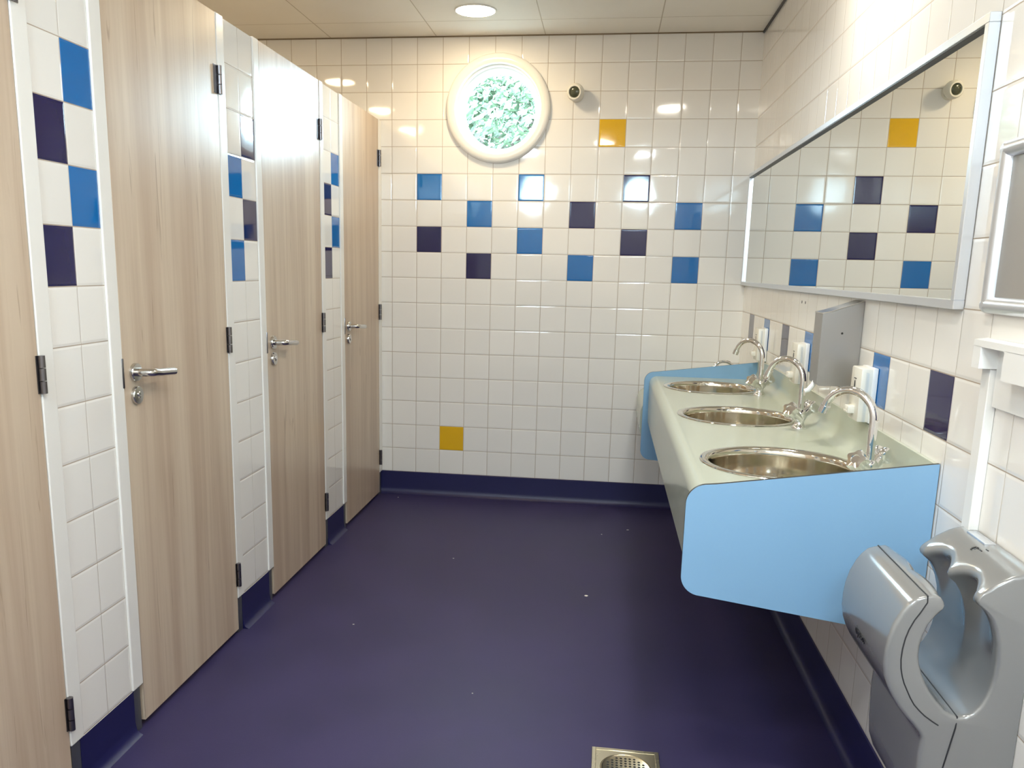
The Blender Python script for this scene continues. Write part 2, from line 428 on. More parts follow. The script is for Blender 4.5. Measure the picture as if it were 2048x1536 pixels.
# cubicle doors
DW = 0.694
def make_door():
    bm = box(bmesh.new(), -0.040, 0.004, 0.0, DW, 0.020, TOP - 0.001, bev=0.0015, seg=1)
    d = obj('door_1', bm, M_wood, None, local=True)
    n = 1.094
    # lever handle
    bm = bmesh.new()
    path = [(0.008, 0.058, n), (0.030, 0.058, n), (0.044, 0.060, n)] + [(0.044 + 0.014 * math.sin(k * PI / 12), 0.060 + 0.016 * (1 - math.cos(k * PI / 12)), n) for k in range(1, 7)]
    path += [(0.0585, 0.10, n - 0.003), (0.0585, 0.15, n - 0.0065), (0.058, 0.188, n - 0.0095), (0.0575, 0.1925, n - 0.0098)]
    tube(bm, path, [0.0113] * (len(path) - 1) + [0.0075], 20)
    h = obj('door_handle', bm, M_satin, d, local=True); h['label'] = 'satin steel lever handle'
    bm = lathe(bmesh.new(), [(0.0, 0.003), (0.027, 0.003), (0.027, 0.012), (0.0255, 0.0145), (0.015, 0.015), (0.0, 0.015)], (0, 0.058, n), 'X', 36)
    obj('rosette', bm, M_satin, h, local=True)
    z = 1.027
    bm = lathe(bmesh.new(), [(0.0, 0.003), (0.0265, 0.003), (0.0265, 0.012), (0.025, 0.0145), (0.010, 0.015), (0.0095, 0.012), (0.0, 0.012)], (0, 0.058, z), 'X', 36)
    lk = obj('lock_rosette', bm, M_satin, d, local=True); lk['label'] = 'round steel lock rosette'
    bm = lathe(bmesh.new(), [(0.0, 0.011), (0.007, 0.011), (0.007, 0.017), (0.0055, 0.0185), (0.0, 0.0185)], (0, 0.056, z + 0.004), 'X', 20)
    obj('lock_button', bm, M_chrome, lk, local=True)
    # hinges on the far edge
    for hz in (0.242, 1.138, 2.023):
        bm = bmesh.new()
        w = 0.030 if hz > 2 else 0.010
        box(bm, 0.0035, 0.0058, DW - w, DW - 0.002, hz - 0.046, hz + 0.046)
        box(bm, 0.0055, 0.0082, DW + 0.004, DW + w, hz - 0.046, hz + 0.046)
        o = obj('hinge', bm, M_hinge, d, local=True, smooth=False); o['label'] = 'dark steel hinge'
        bm = bmesh.new()
        for q in (-0.046, -0.0145, 0.017):
            lathe(bm, [(0, q), (0.0085, q), (0.0085, q + 0.029), (0, q + 0.029)], (0.012, DW + 0.002, hz), 'Z', 16)
        obj('hinge_knuckle', bm, M_hinge, o, local=True)
    return d
door = make_door()
door.location = (XL, -3.948, 0)
tag(door, 'oak laminate cubicle door cut by the left edge, nearest the viewer', 'door', 'oak laminate cubicle doors', 'structure')
for k, (y, lab) in enumerate([(-2.885, 'oak laminate cubicle door between the nearest and middle tiled piers'),
                              (-1.820, 'oak laminate cubicle door between the middle and farthest tiled piers, bright window sheen on top'),
                              (-0.759, 'oak laminate cubicle door farthest away, beside the end wall')]):
    dup(door, (XL, y, 0), lab, 'door_%d' % (k + 2))

# skirtings
cove = lambda x, s: [(x, 0), (x - s * 0.028, 0), (x - s * 0.014, 0.006), (x - s * 0.006, 0.016), (x - s * 0.004, 0.04), (x - s * 0.004, H - 0.003), (x, H)]
bm = bmesh.new(); prism_y(bm, cove(XR, 1), YR, 0)
struct('baseboard_right', bm, M_navy, 'navy coved skirting under the washbasin wall', 'skirting')
def cove_x(y, s, x0, x1):
    bm = bmesh.new(); pr = [(y - s * (XR - px), pz) for px, pz in cove(XR, 1)]
    a = [bm.verts.new((x0, py, pz)) for py, pz in pr]; b = [bm.verts.new((x1, py, pz)) for py, pz in pr]
    bm.faces.new(a); bm.faces.new(list(reversed(b)))
    for i in range(len(a)): bm.faces.new((a[i], a[(i + 1) % len(a)], b[(i + 1) % len(a)], b[i]))
    return bm
struct('baseboard_back', cove_x(0, 1, XL - 0.02, XR), M_navy, 'navy coved skirting along the end wall', 'skirting')
struct('baseboard_rear', cove_x(YR, -1, XL - 0.05, XR), M_navy, 'navy coved skirting along the wall behind the viewer', 'skirting')
tn += 1
struct('trim_%d' % tn, B(XR - 0.009, XR + 0.004, YR, 0.0, CEIL - 0.010, CEIL), M_black, 'black shadow gap strip between ceiling and washbasin wall', 'ceiling trim')
tn += 1
struct('trim_%d' % tn, B(XB, XR, -0.006, 0.0, CEIL - 0.006, CEIL), plain('dusty_gap_shade', srgb(128, 112, 88), 0.8), 'dusty joint line with its gap shadow painted in, between ceiling and end wall', 'ceiling trim')  # one dark strip paints both the dirt and the shadow of the gap

# round windows
def make_window(nm, label):
    bm = bmesh.new()
    prof = [(0.299, 0.0), (0.299, -0.012), (0.296, -0.020), (0.288, -0.026), (0.270, -0.030), (0.256, -0.030), (0.247, -0.026), (0.243, -0.018), (0.241, 0.004)]
    lathe(bm, prof, (0, 0, 0), 'Y', 96)
    w = obj(nm, bm, M_frame, None, local=True)
    tag(w, label, 'window', None, 'structure')
    bm = lathe(bmesh.new(), [(0.242, 0.0), (0.236, 0.004), (0.232, 0.012), (0.232, 0.040), (0.226, 0.046), (0.224, 0.060), (0.207, 0.098), (0.205, 0.104), (0.205, 0.118), (0.266, 0.118)], (0, 0, 0), 'Y', 96)
    obj('reveal_ring', bm, M_white, w, local=True)
    bm = lathe(bmesh.new(), [(0.0, 0.107), (0.206, 0.107), (0.206, 0.113), (0.0, 0.113)], (0, 0, 0), 'Y', 96)
    obj('window_pane', bm, M_glass, w, local=True, smooth=False)
    return w
w1 = make_window('window_1', 'round porthole window with a cream ring high on the end wall')
w1.location = (0.622, 0, WIN_Z)
for k, x in enumerate((0.38, 1.60)):
    w = dup(w1, (x, YR, WIN_Z), 'round porthole window in the wall behind the viewer, on the %s side' % ('cubicle', 'washbasin')[k], 'window_%d' % (k + 2))
    w.rotation_euler = (0, 0, PI)
for x, y, s in ((0.622, 0.125, -1), (0.38, YR - 0.125, 1), (1.60, YR - 0.125, 1)):
    ld = bpy.data.lights.new('window_portal', 'AREA'); ld.shape = 'DISK'; ld.size = 0.42; ld.cycles.is_portal = True
    lo = bpy.data.objects.new('window_portal', ld); COL.objects.link(lo); lo.location = (x, y, WIN_Z); lo.rotation_euler = (PI / 2 * s, 0, 0)

# ------------------------------------------------------------------ lamps
def make_lamp(label):
    t = thing('ceiling_downlight', label, 'ceiling light', (0, 0, CEIL), 0, 'round ceiling downlights')
    bm = lathe(bmesh.new(), [(0.108, 0.0), (0.108, -0.004), (0.106, -0.0055), (0.1005, -0.006), (0.0995, -0.005), (0.0995, 0.0)], (0, 0, 0), 'Z', 64)
    obj('trim_ring', bm, M_white, t, local=True)
    bm = lathe(bmesh.new(), [(0.0, -0.0085), (0.070, -0.008), (0.0993, -0.0062)], (0, 0, 0), 'Z', 64)
    d = obj('lamp_diffuser', bm, M_lamp, t, local=True); d['label'] = 'glowing warm white lamp disc'
    return t
l1 = make_lamp('round glowing downlight in the ceiling in front of the porthole window')
l1.location = (0.558, -0.489, CEIL)
for x, y, lab in ((1.73, -2.25, 'round downlight in the ceiling above the middle washbasin'), (1.18, -4.19, 'round downlight in the ceiling just ahead of the viewer'), (0.35, -5.02, 'added fill lamp in the ceiling behind the viewer on the left'),
                  (1.62, -5.02, 'added fill lamp in the ceiling behind the viewer on the right'),  # both lamps behind the viewer are added fill to brighten the near end
                  (-0.67, -1.135, 'round downlight over the farthest cubicle'), (-0.67, -2.27, 'round downlight over the middle cubicle'), (-0.67, -3.42, 'round downlight over the nearest cubicle')):
    lp = dup(l1, (x, y, CEIL), lab)
    if x > 0:
        for ch in lp.children:
            if ch.name.startswith('lamp_diffuser'):
                ch.data = ch.data.copy(); ch.data.materials[0] = M_lamp_fill if y < -4.5 else M_lamp_mid

# ------------------------------------------------------------------ motion sensor
t = thing('motion_sensor', 'small round white motion sensor on the end wall right of the porthole window', 'sensor', (1.066, 0, 2.383))
ax = (Vector((1, 0, 0)), Vector((0, 0.10, 0.995)).normalized(), Vector((0, -0.995, 0.10)).normalized())
obj('mount', lathe(bmesh.new(), [(0, 0), (0.040, 0), (0.040, 0.010), (0.034, 0.018), (0.0, 0.018)], (1.066, 0, 2.375), (Vector((1, 0, 0)), Vector((0, 0, 1)), Vector((0, -1, 0))), 40), M_ivory, t)
dn = Vector((-0.22, -0.93, -0.12)).normalized(); sx = dn.cross(Vector((0, 0, 1))).normalized(); sz = sx.cross(dn)
hd = obj('sensor_head', lathe(bmesh.new(), [(0, -0.02), (0.036, -0.012), (0.046, 0.008), (0.048, 0.026), (0.045, 0.042), (0.038, 0.050), (0.031, 0.050), (0.029, 0.042), (0.0, 0.042)], (1.066, -0.026, 2.383), (sx, sz, dn), 48), M_ivory, t)
hd['label'] = 'ivory swivel head'
ln = obj('lens', lathe(bmesh.new(), [(0.029, 0.043), (0.024, 0.047), (0.012, 0.050), (0.0, 0.051)], (1.066, -0.026, 2.383), (sx, sz, dn), 36), M_lens, hd)
ln['label'] = 'dark olive lens'

# ------------------------------------------------------------------ wall mirror
t = thing('wall_mirror', 'long frameless looking mirror in a thin silver frame above the washbasins', 'mirror', (XR, -1.55, 1.343))
t['label'] = 'long wide mirror in a thin silver frame on the wall above the washbasins'
my0, my1, mz0, mz1, fx, gx = -3.112, -0.004, 1.343, 1.952, XR - 0.024, XR - 0.012
bm = bmesh.new()
f = 0.020
for a in ((my0, my1, mz0, mz0 + f), (my0, my1, mz1 - f, mz1), (my0, my0 + f, mz0 + f, mz1 - f), (my1 - f, my1, mz0 + f, mz1 - f)):
    box(bm, fx, XR - 0.0005, *a, bev=0.0012, seg=1)
fr = obj('mirror_frame', bm, M_alu, t, smooth=False); fr['label'] = 'thin anodised silver frame'
obj('mirror_glass', B(gx, XR - 0.001, my0 + f - 0.002, my1 - f + 0.002, mz0 + f - 0.002, mz1 - f + 0.002), M_mirror, t, smooth=False)
bm = bmesh.new(); box(bm, fx + 0.0008, gx, my0 + f, my1 - f, mz1 - f - 0.0035, mz1 - f + 0.001)  # black strip painted in for the dark line of shade below the lip
g = obj('shade_strip', bm, M_black, t); g['label'] = 'black strip painting the shade under the top frame'

# ------------------------------------------------------------------ washbasin counter
CY0, CY1 = -3.085, -0.69
ZT = 0.885
BAS = [-1.06, -1.87, -2.68]; BX, BR = 1.792, 0.206
t = thing('washbasin_counter', 'pale green wall hung counter with light blue end panels and three steel basins', 'washbasin counter', (1.79, -1.88, 0.6))
bm = bmesh.new()
x0, x1 = 1.562, 2.004
front = [(1.527, 0.645), (1.525, 0.70), (1.524, ZT - 0.042)] + arc(1.562, ZT - 0.038, 0.038, 175, 90, 8)
back = arc(2.004, ZT + 0.05, 0.05, -90, -4, 8) + [(2.0545, 0.982), (2.0545, 0.988), (2.064, 0.988), (2.064, 0.982)]
def strip(pts):
    for (ax_, az), (bx_, bz) in zip(pts, pts[1:]):
        quad(bm, [(ax_, CY0, az), (bx_, CY0, bz), (bx_, CY1, bz), (ax_, CY1, az)])
strip([(1.545, 0.645)] + front); strip(back)
y = CY1
for c in BAS:
    quad(bm, [(x0, y, ZT), (x1, y, ZT), (x1, c + 0.24, ZT), (x0, c + 0.24, ZT)])
    holed(bm, lambda u, v: (u, v, ZT), x0, x1, c - 0.24, c + 0.24, BX, c, BR)
    y = c - 0.24
quad(bm, [(x0, y, ZT), (x1, y, ZT), (x1, CY0, ZT), (x0, CY0, ZT)])
strip([(1.545, 0.645), (1.545, ZT - 0.04), (1.57, ZT - 0.018)])
bmesh.ops.remove_doubles(bm, verts=bm.verts, dist=1e-4)
ct = obj('countertop', bm, M_counter, t, out=(-0.7, 0, 0.7)); ct['label'] = 'pale green laminate top, rolled front and upstand'
def end_panel(y, zbot_f, zbot_r, z_f, z_r, lab, th=0.011):
    poly = [(XR - 0.002, zbot_r), (XR - 0.002, z_r)]
    r = 0.05; xf = 1.498
    poly += [(xf + r + 0.02, z_f + 0.002)] + arc(xf + r, z_f - r, r, 90, 180, 10)
    poly += arc(xf + r, zbot_f + r, r, 180, 268, 10)
    bm = bmesh.new(); prism_y(bm, poly, y - th, y, 1)
    o = obj('end_panel', bm, [M_panel, M_black], t); o['label'] = lab
    return o
end_panel(-3.085, 0.630, 0.560, 0.913, 0.990, 'near light blue end panel with a black edge')
end_panel(-0.679, 0.446, 0.40, 0.907, 0.973, 'far light blue end panel with a black edge')
# brackets that carry the counter
for yy in (-0.72, -1.465, -2.275, -3.03):
    bm = bmesh.new(); box(bm, 1.60, XR - 0.001, yy - 0.015, yy + 0.015, 0.69, 0.715); box(bm, XR - 0.03, XR - 0.001, yy - 0.015, yy + 0.015, 0.50, 0.72)
    obj('bracket', bm, M_foot, t)

def make_basin(label):
    b = thing('washbasin', label, 'washbasin', (0, 0, 0), 0, 'round steel washbasins')
    bm = lathe(bmesh.new(), [(0.221, 0.0008), (0.220, 0.003), (0.215, 0.0045), (0.203, 0.004), (0.197, 0.001), (0.1935, -0.006), (0.192, -0.018), (0.191, -0.07), (0.186, -0.105), (0.170, -0.130), (0.135, -0.145), (0.08, -0.152), (0.034, -0.155)], (0, 0, 0), 'Z', 96)
    obj('bowl', bm, M_steel, b, local=True)
    bm = lathe(bmesh.new(), [(0.036, -0.154), (0.033, -0.152), (0.028, -0.154), (0.02, -0.157), (0.0, -0.157)], (0, 0, 0), 'Z', 32)
    obj('drain', bm, M_chrome, b, local=True)
    return b
b0 = make_basin('round stainless steel basin nearest the viewer')
b0.location = (BX, BAS[2], ZT)
dup(b0, (BX, BAS[1], ZT), 'round stainless steel basin in the middle of the counter')
dup(b0, (BX, BAS[0], ZT), 'round stainless steel basin farthest from the viewer, by the far blue panel')

def make_tap(label):
    tp = thing('basin_tap', label, 'tap', (0, 0, 0), 0, 'chrome swan neck taps')
    # local frame: spout towards -x
    bm = lathe(bmesh.new(), [(0.0, 0.0), (0.0255, 0.0), (0.0255, 0.004), (0.021, 0.010), (0.016, 0.016), (0.0155, 0.030), (0.019, 0.040), (0.021, 0.050), (0.019, 0.060), (0.0135, 0.066), (0.0, 0.066)], (0, 0, 0), 'Z', 36)
    for s in (-1, 1):
        tube(bm, [(0, s * 0.006, 0.036), (0, s * 0.050, 0.064)], [0.0165, 0.0135], 20)
    bd = obj('tap_body', bm, M_chrome, tp, local=True)
    R_ = 0.070; zc = 0.166
    path = [(0, 0, 0.055), (0, 0, 0.09), (0, 0, 0.13)] + [(-R_ + R_ * math.cos(math.radians(a)), 0, zc + R_ * math.sin(math.radians(a))) for a in range(0, 161, 8)]
    e = Vector(path[-1]); dirn = Vector((-math.sin(math.radians(160)), 0, math.cos(math.radians(160))))
    path.append(tuple(e + dirn * 0.008))
    bm = tube(bmesh.new(), path, 0.0106, 20)
    sp = obj('spout', bm, M_chrome, tp, local=True)
    bm = tube(bmesh.new(), [tuple(e + dirn * k) for k in (0.002, 0.0025, 0.022, 0.0225)], [0.0105, 0.0132, 0.0132, 0.0105], 20)
    obj('aerator', bm, M_chrome, sp, local=True)
    for s in (-1, 1):
        d = Vector((0, s * 0.857, 0.515)).normalized(); c0 = Vector((0, s * 0.043, 0.0595))
        a1 = d.orthogonal().normalized(); a2 = d.cross(a1)
        bm = bmesh.new(); n = 40; rings = []
        for r, h, w in ((0.014, 0.0, 0.0), (0.022, 0.003, 0.14), (0.027, 0.008, 0.17), (0.027, 0.026, 0.17), (0.024, 0.031, 0.13), (0.012, 0.032, 0.0), (0.011, 0.029, 0.0), (0.0, 0.029, 0.0)):
            if r == 0: rings.append([bm.verts.new(c0 + d * h)]); continue
            rings.append([bm.verts.new(c0 + d * h + (a1 * math.cos(2 * PI * k / n) + a2 * math.sin(2 * PI * k / n)) * r * (1 + w * (math.cos(5 * 2 * PI * k / n) - 0.6))) for k in range(n)])
        for A_, B_ in zip(rings, rings[1:]):
            for k in range(n):
                if len(B_) == 1: bm.faces.new((A_[k], A_[(k + 1) % n], B_[0]))
                else: bm.faces.new((A_[k], A_[(k + 1) % n], B_[(k + 1) % n], B_[k]))
        bm.faces.new(rings[0])
        obj('tap_handle', bm, M_chrome, tp, local=True)
    return tp
t0 = make_tap('chrome swan neck tap on the near right of the nearest basin')
TAPR = math.radians(-45)
TX, TDY = 1.971, -0.208
t0.location = (TX, BAS[2] + TDY, ZT); t0.rotation_euler = (0, 0, TAPR)
dup(t0, (TX, BAS[1] + TDY, ZT), 'chrome swan neck tap of the middle basin')
dup(t0, (TX, BAS[0] + TDY, ZT), 'chrome swan neck tap of the farthest basin, arching above the far blue panel')

# the lower basin beyond the far panel
t = thing('low_washbasin', 'low pale green washbasin unit mostly hidden behind the far blue end panel', 'washbasin', (1.79, -0.36, 0.5))
bm = bmesh.new()
LZ = 0.755
poly = [(2.063, 0.54), (1.535, 0.54)] + arc(1.55, 0.60, 0.06, 240, 180, 6) + arc(1.56, LZ - 0.07, 0.07, 180, 90, 8) + [(2.063, LZ)]
prism_y(bm, poly, -0.635, -0.10)
obj('basin_body', bm, M_counter, t)
tp = dup(t0, (1.985, -0.40, LZ), 'chrome tap of the low basin, only its arch showing over the far blue panel')
tp['group'] = 'chrome swan neck taps'
tp.rotation_euler = (0, 0, math.radians(10)); tp.scale = (0.85, 0.85, 0.80)

# ------------------------------------------------------------------ soap dispensers
def make_soap(label):
    s = thing('soap_dispenser', label, 'soap dispenser', (0, 0, 0), 0, 'white soap dispensers')
    bm = B(-0.047, -0.0015, -0.055, 0.045, 0.0, 0.155, bev=0.005)
    obj('housing', bm, M_ivory, s, local=True)
    o = obj('back_plate', B(-0.016, -0.001, -0.0565, 0.050, -0.002, 0.157, bev=0.002), M_white, s, local=True)
    bm = bmesh.new(); box(bm, -0.066, -0.044, -0.022, 0.022, 0.020, 0.042, bev=0.003); box(bm, -0.0675, -0.064, -0.016, 0.016, 0.024, 0.027)
    n = obj('push_button', bm, M_ivory, s, local=True)
    bm = lathe(bmesh.new(), [(0, 0.0), (0.0045, 0.0), (0.0062, 0.002), (0.005, 0.016), (0.0, 0.019)], (0, 0, 0), 'Z', 20)
    for v in bm.verts: v.co = Vector((-0.0478 + v.co.x * 0.06, v.co.y, 0.093 + v.co.z * 1.3))
    box(bm, -0.0479, -0.0470, -0.012, 0.010, 0.121, 0.1235)
    k = obj('level_mark', bm, M_black, s, local=True); k['label'] = 'small black keyhole mark'
    obj('clear_guard', B(-0.034, -0.031, -0.078, -0.0545, 0.0, 0.145, bev=0.001, seg=1), M_clear, s, local=True)
    return s
s0 = make_soap('white soap dispenser on the wall by the nearest tap, beside the blue tile')
s0.location = (XR, -2.52, 0.995)
dup(s0, (XR, -1.665, 0.995), 'white soap dispenser on the wall behind the middle tap')
dup(s0, (XR, -0.79, 0.995), 'white soap dispenser on the wall behind the farthest tap')

t = thing('steel_dispenser', 'slim brushed steel dispenser with a sloping lid on the wall between mirror and taps', 'dispenser', (XR, -2.32, 1.072))
bm = bmesh.new()
prism_y(bm, [(XR - 0.001, 1.072), (XR - 0.001, 1.334), (XR - 0.095, 1.300), (XR - 0.112, 1.297), (XR - 0.120, 1.294), (XR - 0.120, 1.078), (XR - 0.112, 1.072)], -2.37, -2.272)
obj('housing', bm, M_box, t)
bm = bmesh.new()
prism_y(bm, [(XR - 0.0015, 1.3345), (XR - 0.0015, 1.3365), (XR - 0.095, 1.3035), (XR - 0.121, 1.2975), (XR - 0.121, 1.2945), (XR - 0.095, 1.3010)], -2.3705, -2.2715)
ld_ = obj('lid', bm, M_satin, t)
bm = lathe(bmesh.new(), [(0, 0), (0.0035, 0), (0.003, 0.0012), (0, 0.0012)], (XR - 0.058, -2.370, 1.236), (Vector((1, 0, 0)), Vector((0, 0, 1)), Vector((0, -1, 0))), 16)
sc_ = obj('lid_screw', bm, M_black, t)
bm = tube(bmesh.new(), [(XR - 0.112, -2.32, 1.084), (XR - 0.118, -2.32, 1.068), (XR - 0.130, -2.32, 1.052), (XR - 0.142, -2.32, 1.047)], [0.007, 0.008, 0.008, 0.007], 16)
lv = obj('push_lever', bm, M_white, t); lv['label'] = 'white curved push lever'

# two old screw holes under the mirror
for y in (-1.506, -1.569):
    o = obj('wall_plug', lathe(bmesh.new(), [(0, 0), (0.006, 0), (0.005, 0.0015), (0, 0.0015)], (XR, y, 1.302), (Vector((0, 1, 0)), Vector((0, 0, 1)), Vector((-1, 0, 0))), 14), M_hinge, None, loc=(XR, y, 1.302))
    tag(o, 'tiny dark wall plug in the tile just under the mirror', 'wall plug', 'pair of wall plugs under the mirror')

# ------------------------------------------------------------------ framed notice, wall box, trunking
t = thing('notice_frame', 'silver snap frame with a grey sheet on the wall right of the mirror', 'notice frame', (XR, -3.37, 1.343))
y0, y1, z0, z1 = -3.512, -3.236, 1.341, 1.680
bm = bmesh.new(); f = 0.034; rr = 0.008
def bar(bm, p, q, nrm):
    """half round bar from p to q lying on the wall"""
    p, q = Vector(p), Vector(q); d = (q - p).normalized(); s = d.cross(Vector(nrm)); rings = []
    for e in (p, q):
        rings.append([bm.verts.new(e + s * (f / 2 * math.cos(a)) + Vector(nrm) * (0.022 * math.sin(a) ** 0.8)) for a in [PI * k / 10 for k in range(11)]])
    for k in range(10): bm.faces.new((rings[0][k], rings[0][k + 1], rings[1][k + 1], rings[1][k]))
    bm.faces.new(rings[0]); bm.faces.new(rings[1])
N_ = (-1, 0, 0); xm = XR - 0.001; h_ = f / 2
bar(bm, (xm, y0 + rr, z0 + h_), (xm, y1 - rr, z0 + h_), N_); bar(bm, (xm, y0 + rr, z1 - h_), (xm, y1 - rr, z1 - h_), N_)
bar(bm, (xm, y0 + h_, z0 + rr), (xm, y0 + h_, z1 - rr), N_); bar(bm, (xm, y1 - h_, z0 + rr), (xm, y1 - h_, z1 - rr), N_)
for cyy in (y0 + h_, y1 - h_):
    for czz in (z0 + h_, z1 - h_):
        lathe(bm, [(0.0, 0.0224), (0.008, 0.0215), (0.0135, 0.016), (0.0168, 0.007), (0.0174, 0)], (xm, cyy, czz), (Vector((0, 1, 0)), Vector((0, 0, 1)), Vector((-1, 0, 0))), 24)
fr = obj('snap_frame', bm, M_alu, t)
sh = obj('sheet', B(XR - 0.006, XR - 0.0015, y0 + f - 0.004, y1 - f + 0.004, z0 + f - 0.004, z1 - f + 0.004), M_grey, t, smooth=False)
sh['label'] = 'plain grey sheet behind clear cover'

t = thing('wall_box', 'cream wall box with a notch below the silver snap frame', 'wall box', (XR, -3.39, 1.15))
bm = bmesh.new()
# hood with a chamfered far side
pl = [(XR - 0.001, -3.250), (XR - 0.030, -3.285), (XR - 0.045, -3.300), (XR - 0.045, -3.54), (XR - 0.001, -3.54)]
def prism_z(bm, poly, z0, z1):
    a = [bm.verts.new((x, y, z0)) for x, y in poly]; b = [bm.verts.new((x, y, z1)) for x, y in poly]
    bm.faces.new(a); bm.faces.new(list(reversed(b)))
    for i in range(len(a)): bm.faces.new((a[i], a[(i + 1) % len(a)], b[(i + 1) % len(a)], b[i]))
prism_z(bm, pl, 1.279, 1.292)
prism_z(bm, [(XR - 0.001, -3.250), (XR - 0.030, -3.285), (XR - 0.045, -3.300), (XR - 0.045, -3.335), (XR - 0.001, -3.335)], 1.236, 1.2795)
prism_z(bm, [(XR - 0.001, -3.437), (XR - 0.045, -3.437), (XR - 0.045, -3.54), (XR - 0.001, -3.54)], 1.225, 1.2795)
obj('hood', bm, M_white, t, smooth=False)
obj('back_plate', B(XR - 0.010, XR - 0.001, -3.54, -3.332, 1.16, 1.2785, bev=0.0015), M_white, t, smooth=False)

t = obj('cable_trunking', B(XR - 0.020, XR - 0.0005, -3.330, -3.292, 0.86, 1.2355, bev=0.0015, seg=1), M_white, None, smooth=False, loc=(XR, -3.311, 0.86))
tag(t, 'narrow white cable trunking running down the tiles to the grey hand dryer', 'cable trunking')

# ------------------------------------------------------------------ hand dryer
t = thing('hand_dryer', 'silver grey wall mounted hand dryer with an open slot, at the right edge', 'hand dryer', (XR - 0.12, -3.45, 0.25))
outer = [(1.861, 0.8435), (1.849, 0.831), (1.840, 0.817), (1.829, 0.792), (1.8225, 0.765), (1.820, 0.740), (1.820, 0.713), (1.824, 0.690), (1.832, 0.669), (1.842, 0.650), (1.855, 0.630), (1.870, 0.612), (1.885, 0.596),
         (1.896, 0.583), (1.901, 0.574), (1.9015, 0.562), (1.900, 0.540), (1.901, 0.512), (1.903, 0.46), (1.907, 0.42), (1.918, 0.39), (1.936, 0.362), (1.965, 0.330), (2.000, 0.300), (2.035, 0.275), (2.0635, 0.262)]
wall_ = [(2.0635, 0.40), (2.0635, 0.60), (2.0635, 0.80), (2.0635, 0.900)]
topb = [(2.0615, 0.9035), (2.050, 0.9035), (2.034, 0.901), (2.018, 0.895), (2.004, 0.887), (1.992, 0.879), (1.982, 0.870), (1.972, 0.861)]
tipb = [(1.9665, 0.854), (1.9645, 0.847), (1.9665, 0.8405), (1.972, 0.836)]
slot = [(1.982, 0.828), (1.992, 0.813), (2.001, 0.793), (2.008, 0.768), (2.0115, 0.735), (2.011, 0.710), (2.008, 0.685), (2.003, 0.664), (1.995, 0.645), (1.984, 0.630), (1.972, 0.6225), (1.960, 0.6205), (1.948, 0.6235),
        (1.936, 0.631), (1.920, 0.648), (1.907, 0.665), (1.897, 0.681), (1.888, 0.701), (1.882, 0.718), (1.879, 0.735), (1.879, 0.755), (1.882, 0.775), (1.889, 0.796), (1.898, 0.811), (1.905, 0.820)]
tipj = [(1.910, 0.828), (1.9115, 0.835), (1.909, 0.842), (1.904, 0.849), (1.895, 0.8525), (1.882, 0.850), (1.870, 0.8465)]
prof = outer + wall_ + topb + tipb + slot + tipj
nO, nW, nT, nP, nS = len(outer), len(wall_), len(topb), len(tipb), len(slot)
def top_z(x):
    c = sorted(topb)
    for (xa, za), (xb, zb) in zip(c, c[1:]):
        if xa <= x <= xb: return za + (zb - za) * (x - xa) / (xb - xa)
    return c[0][1] if x < c[0][0] else c[-1][1]
def section(y, inset):
    n = len(prof); pts = []
    tt = (y + 3.3) / -0.3                                   # 0 far side, 1 near side
    sc = abs(math.sin(2 * PI * min(max((tt - 0.09) / 0.84, 0), 1))) ** 0.85
    off = 0.024 * sc
    for i, (x, z) in enumerate(prof):
        j = i - nO - nW
        if nT - 4 <= j < nT:
            x = max(x, 1.972 + off + (nT - 1 - j) * 0.0035); z = top_z(x) if j < nT - 1 else max(z, top_z(x) - 0.001)
        elif nT <= j < nT + nP + 6:
            w = 1.0 if j < nT + nP else (0.95, 0.80, 0.58, 0.36, 0.18, 0.06)[j - nT - nP]
            x += off * w; z += (top_z(1.972 + off) - top_z(1.972)) * w
        elif i >= n - len(tipj) and i < n - 2:
            x += 0.008 * sc
        pts.append((x, z))
    if inset:
        out = []
        for i in range(n):
            a, b = Vector(pts[i - 1]), Vector(pts[(i + 1) % n]); d = b - a
            nn = Vector((-d.y, d.x)).normalized() if d.length > 1e-9 else Vector((0, 0))
            k = 0.0 if nO <= i < nO + nW + 2 else 0.45 if (nO + nW + nT - 1 <= i < nO + nW + nT + nP + 1 or i >= n - len(tipj)) else 1.0
            out.append((pts[i][0] + nn.x * inset * k, pts[i][1] + nn.y * inset * k))
        pts = [(min(x, 2.0635), z) for x, z in out]
    return [(x, y, z) for x, z in pts]
area = sum(prof[i - 1][0] * prof[i][1] - prof[i][0] * prof[i - 1][1] for i in range(len(prof)))
sg = 1 if area > 0 else -1
bm = bmesh.new(); rings = []
ys = []
E_ = 0.007
for k in range(6): a = PI / 2 * k / 5; ys.append((-3.30 - E_ * (1 - math.cos(a)) , E_ * (1 - math.sin(a))))
for k in range(1, 64): ys.append((-3.30 - E_ - (0.30 - 2 * E_) * k / 64, 0))
for k in range(6): a = PI / 2 * k / 5; ys.append((-3.60 + E_ - E_ * math.sin(a), E_ * (1 - math.cos(a))))
for y, ins in ys: rings.append([bm.verts.new(p) for p in section(y, ins * sg)])
n = len(prof)
for A_, B_ in zip(rings, rings[1:]):
    for k in range(n): bm.faces.new((A_[k], A_[(k + 1) % n], B_[(k + 1) % n], B_[k]))
from mathutils.geometry import tessellate_polygon
for tri in tessellate_polygon([[Vector((x, z, 0)) for x, _, z in section(-3.30, 0)]]):
    bm.faces.new([rings[0][i] for i in tri]); bm.faces.new([rings[-1][i] for i in tri])
shell = obj('dryer_body', bm, M_dryer, t)
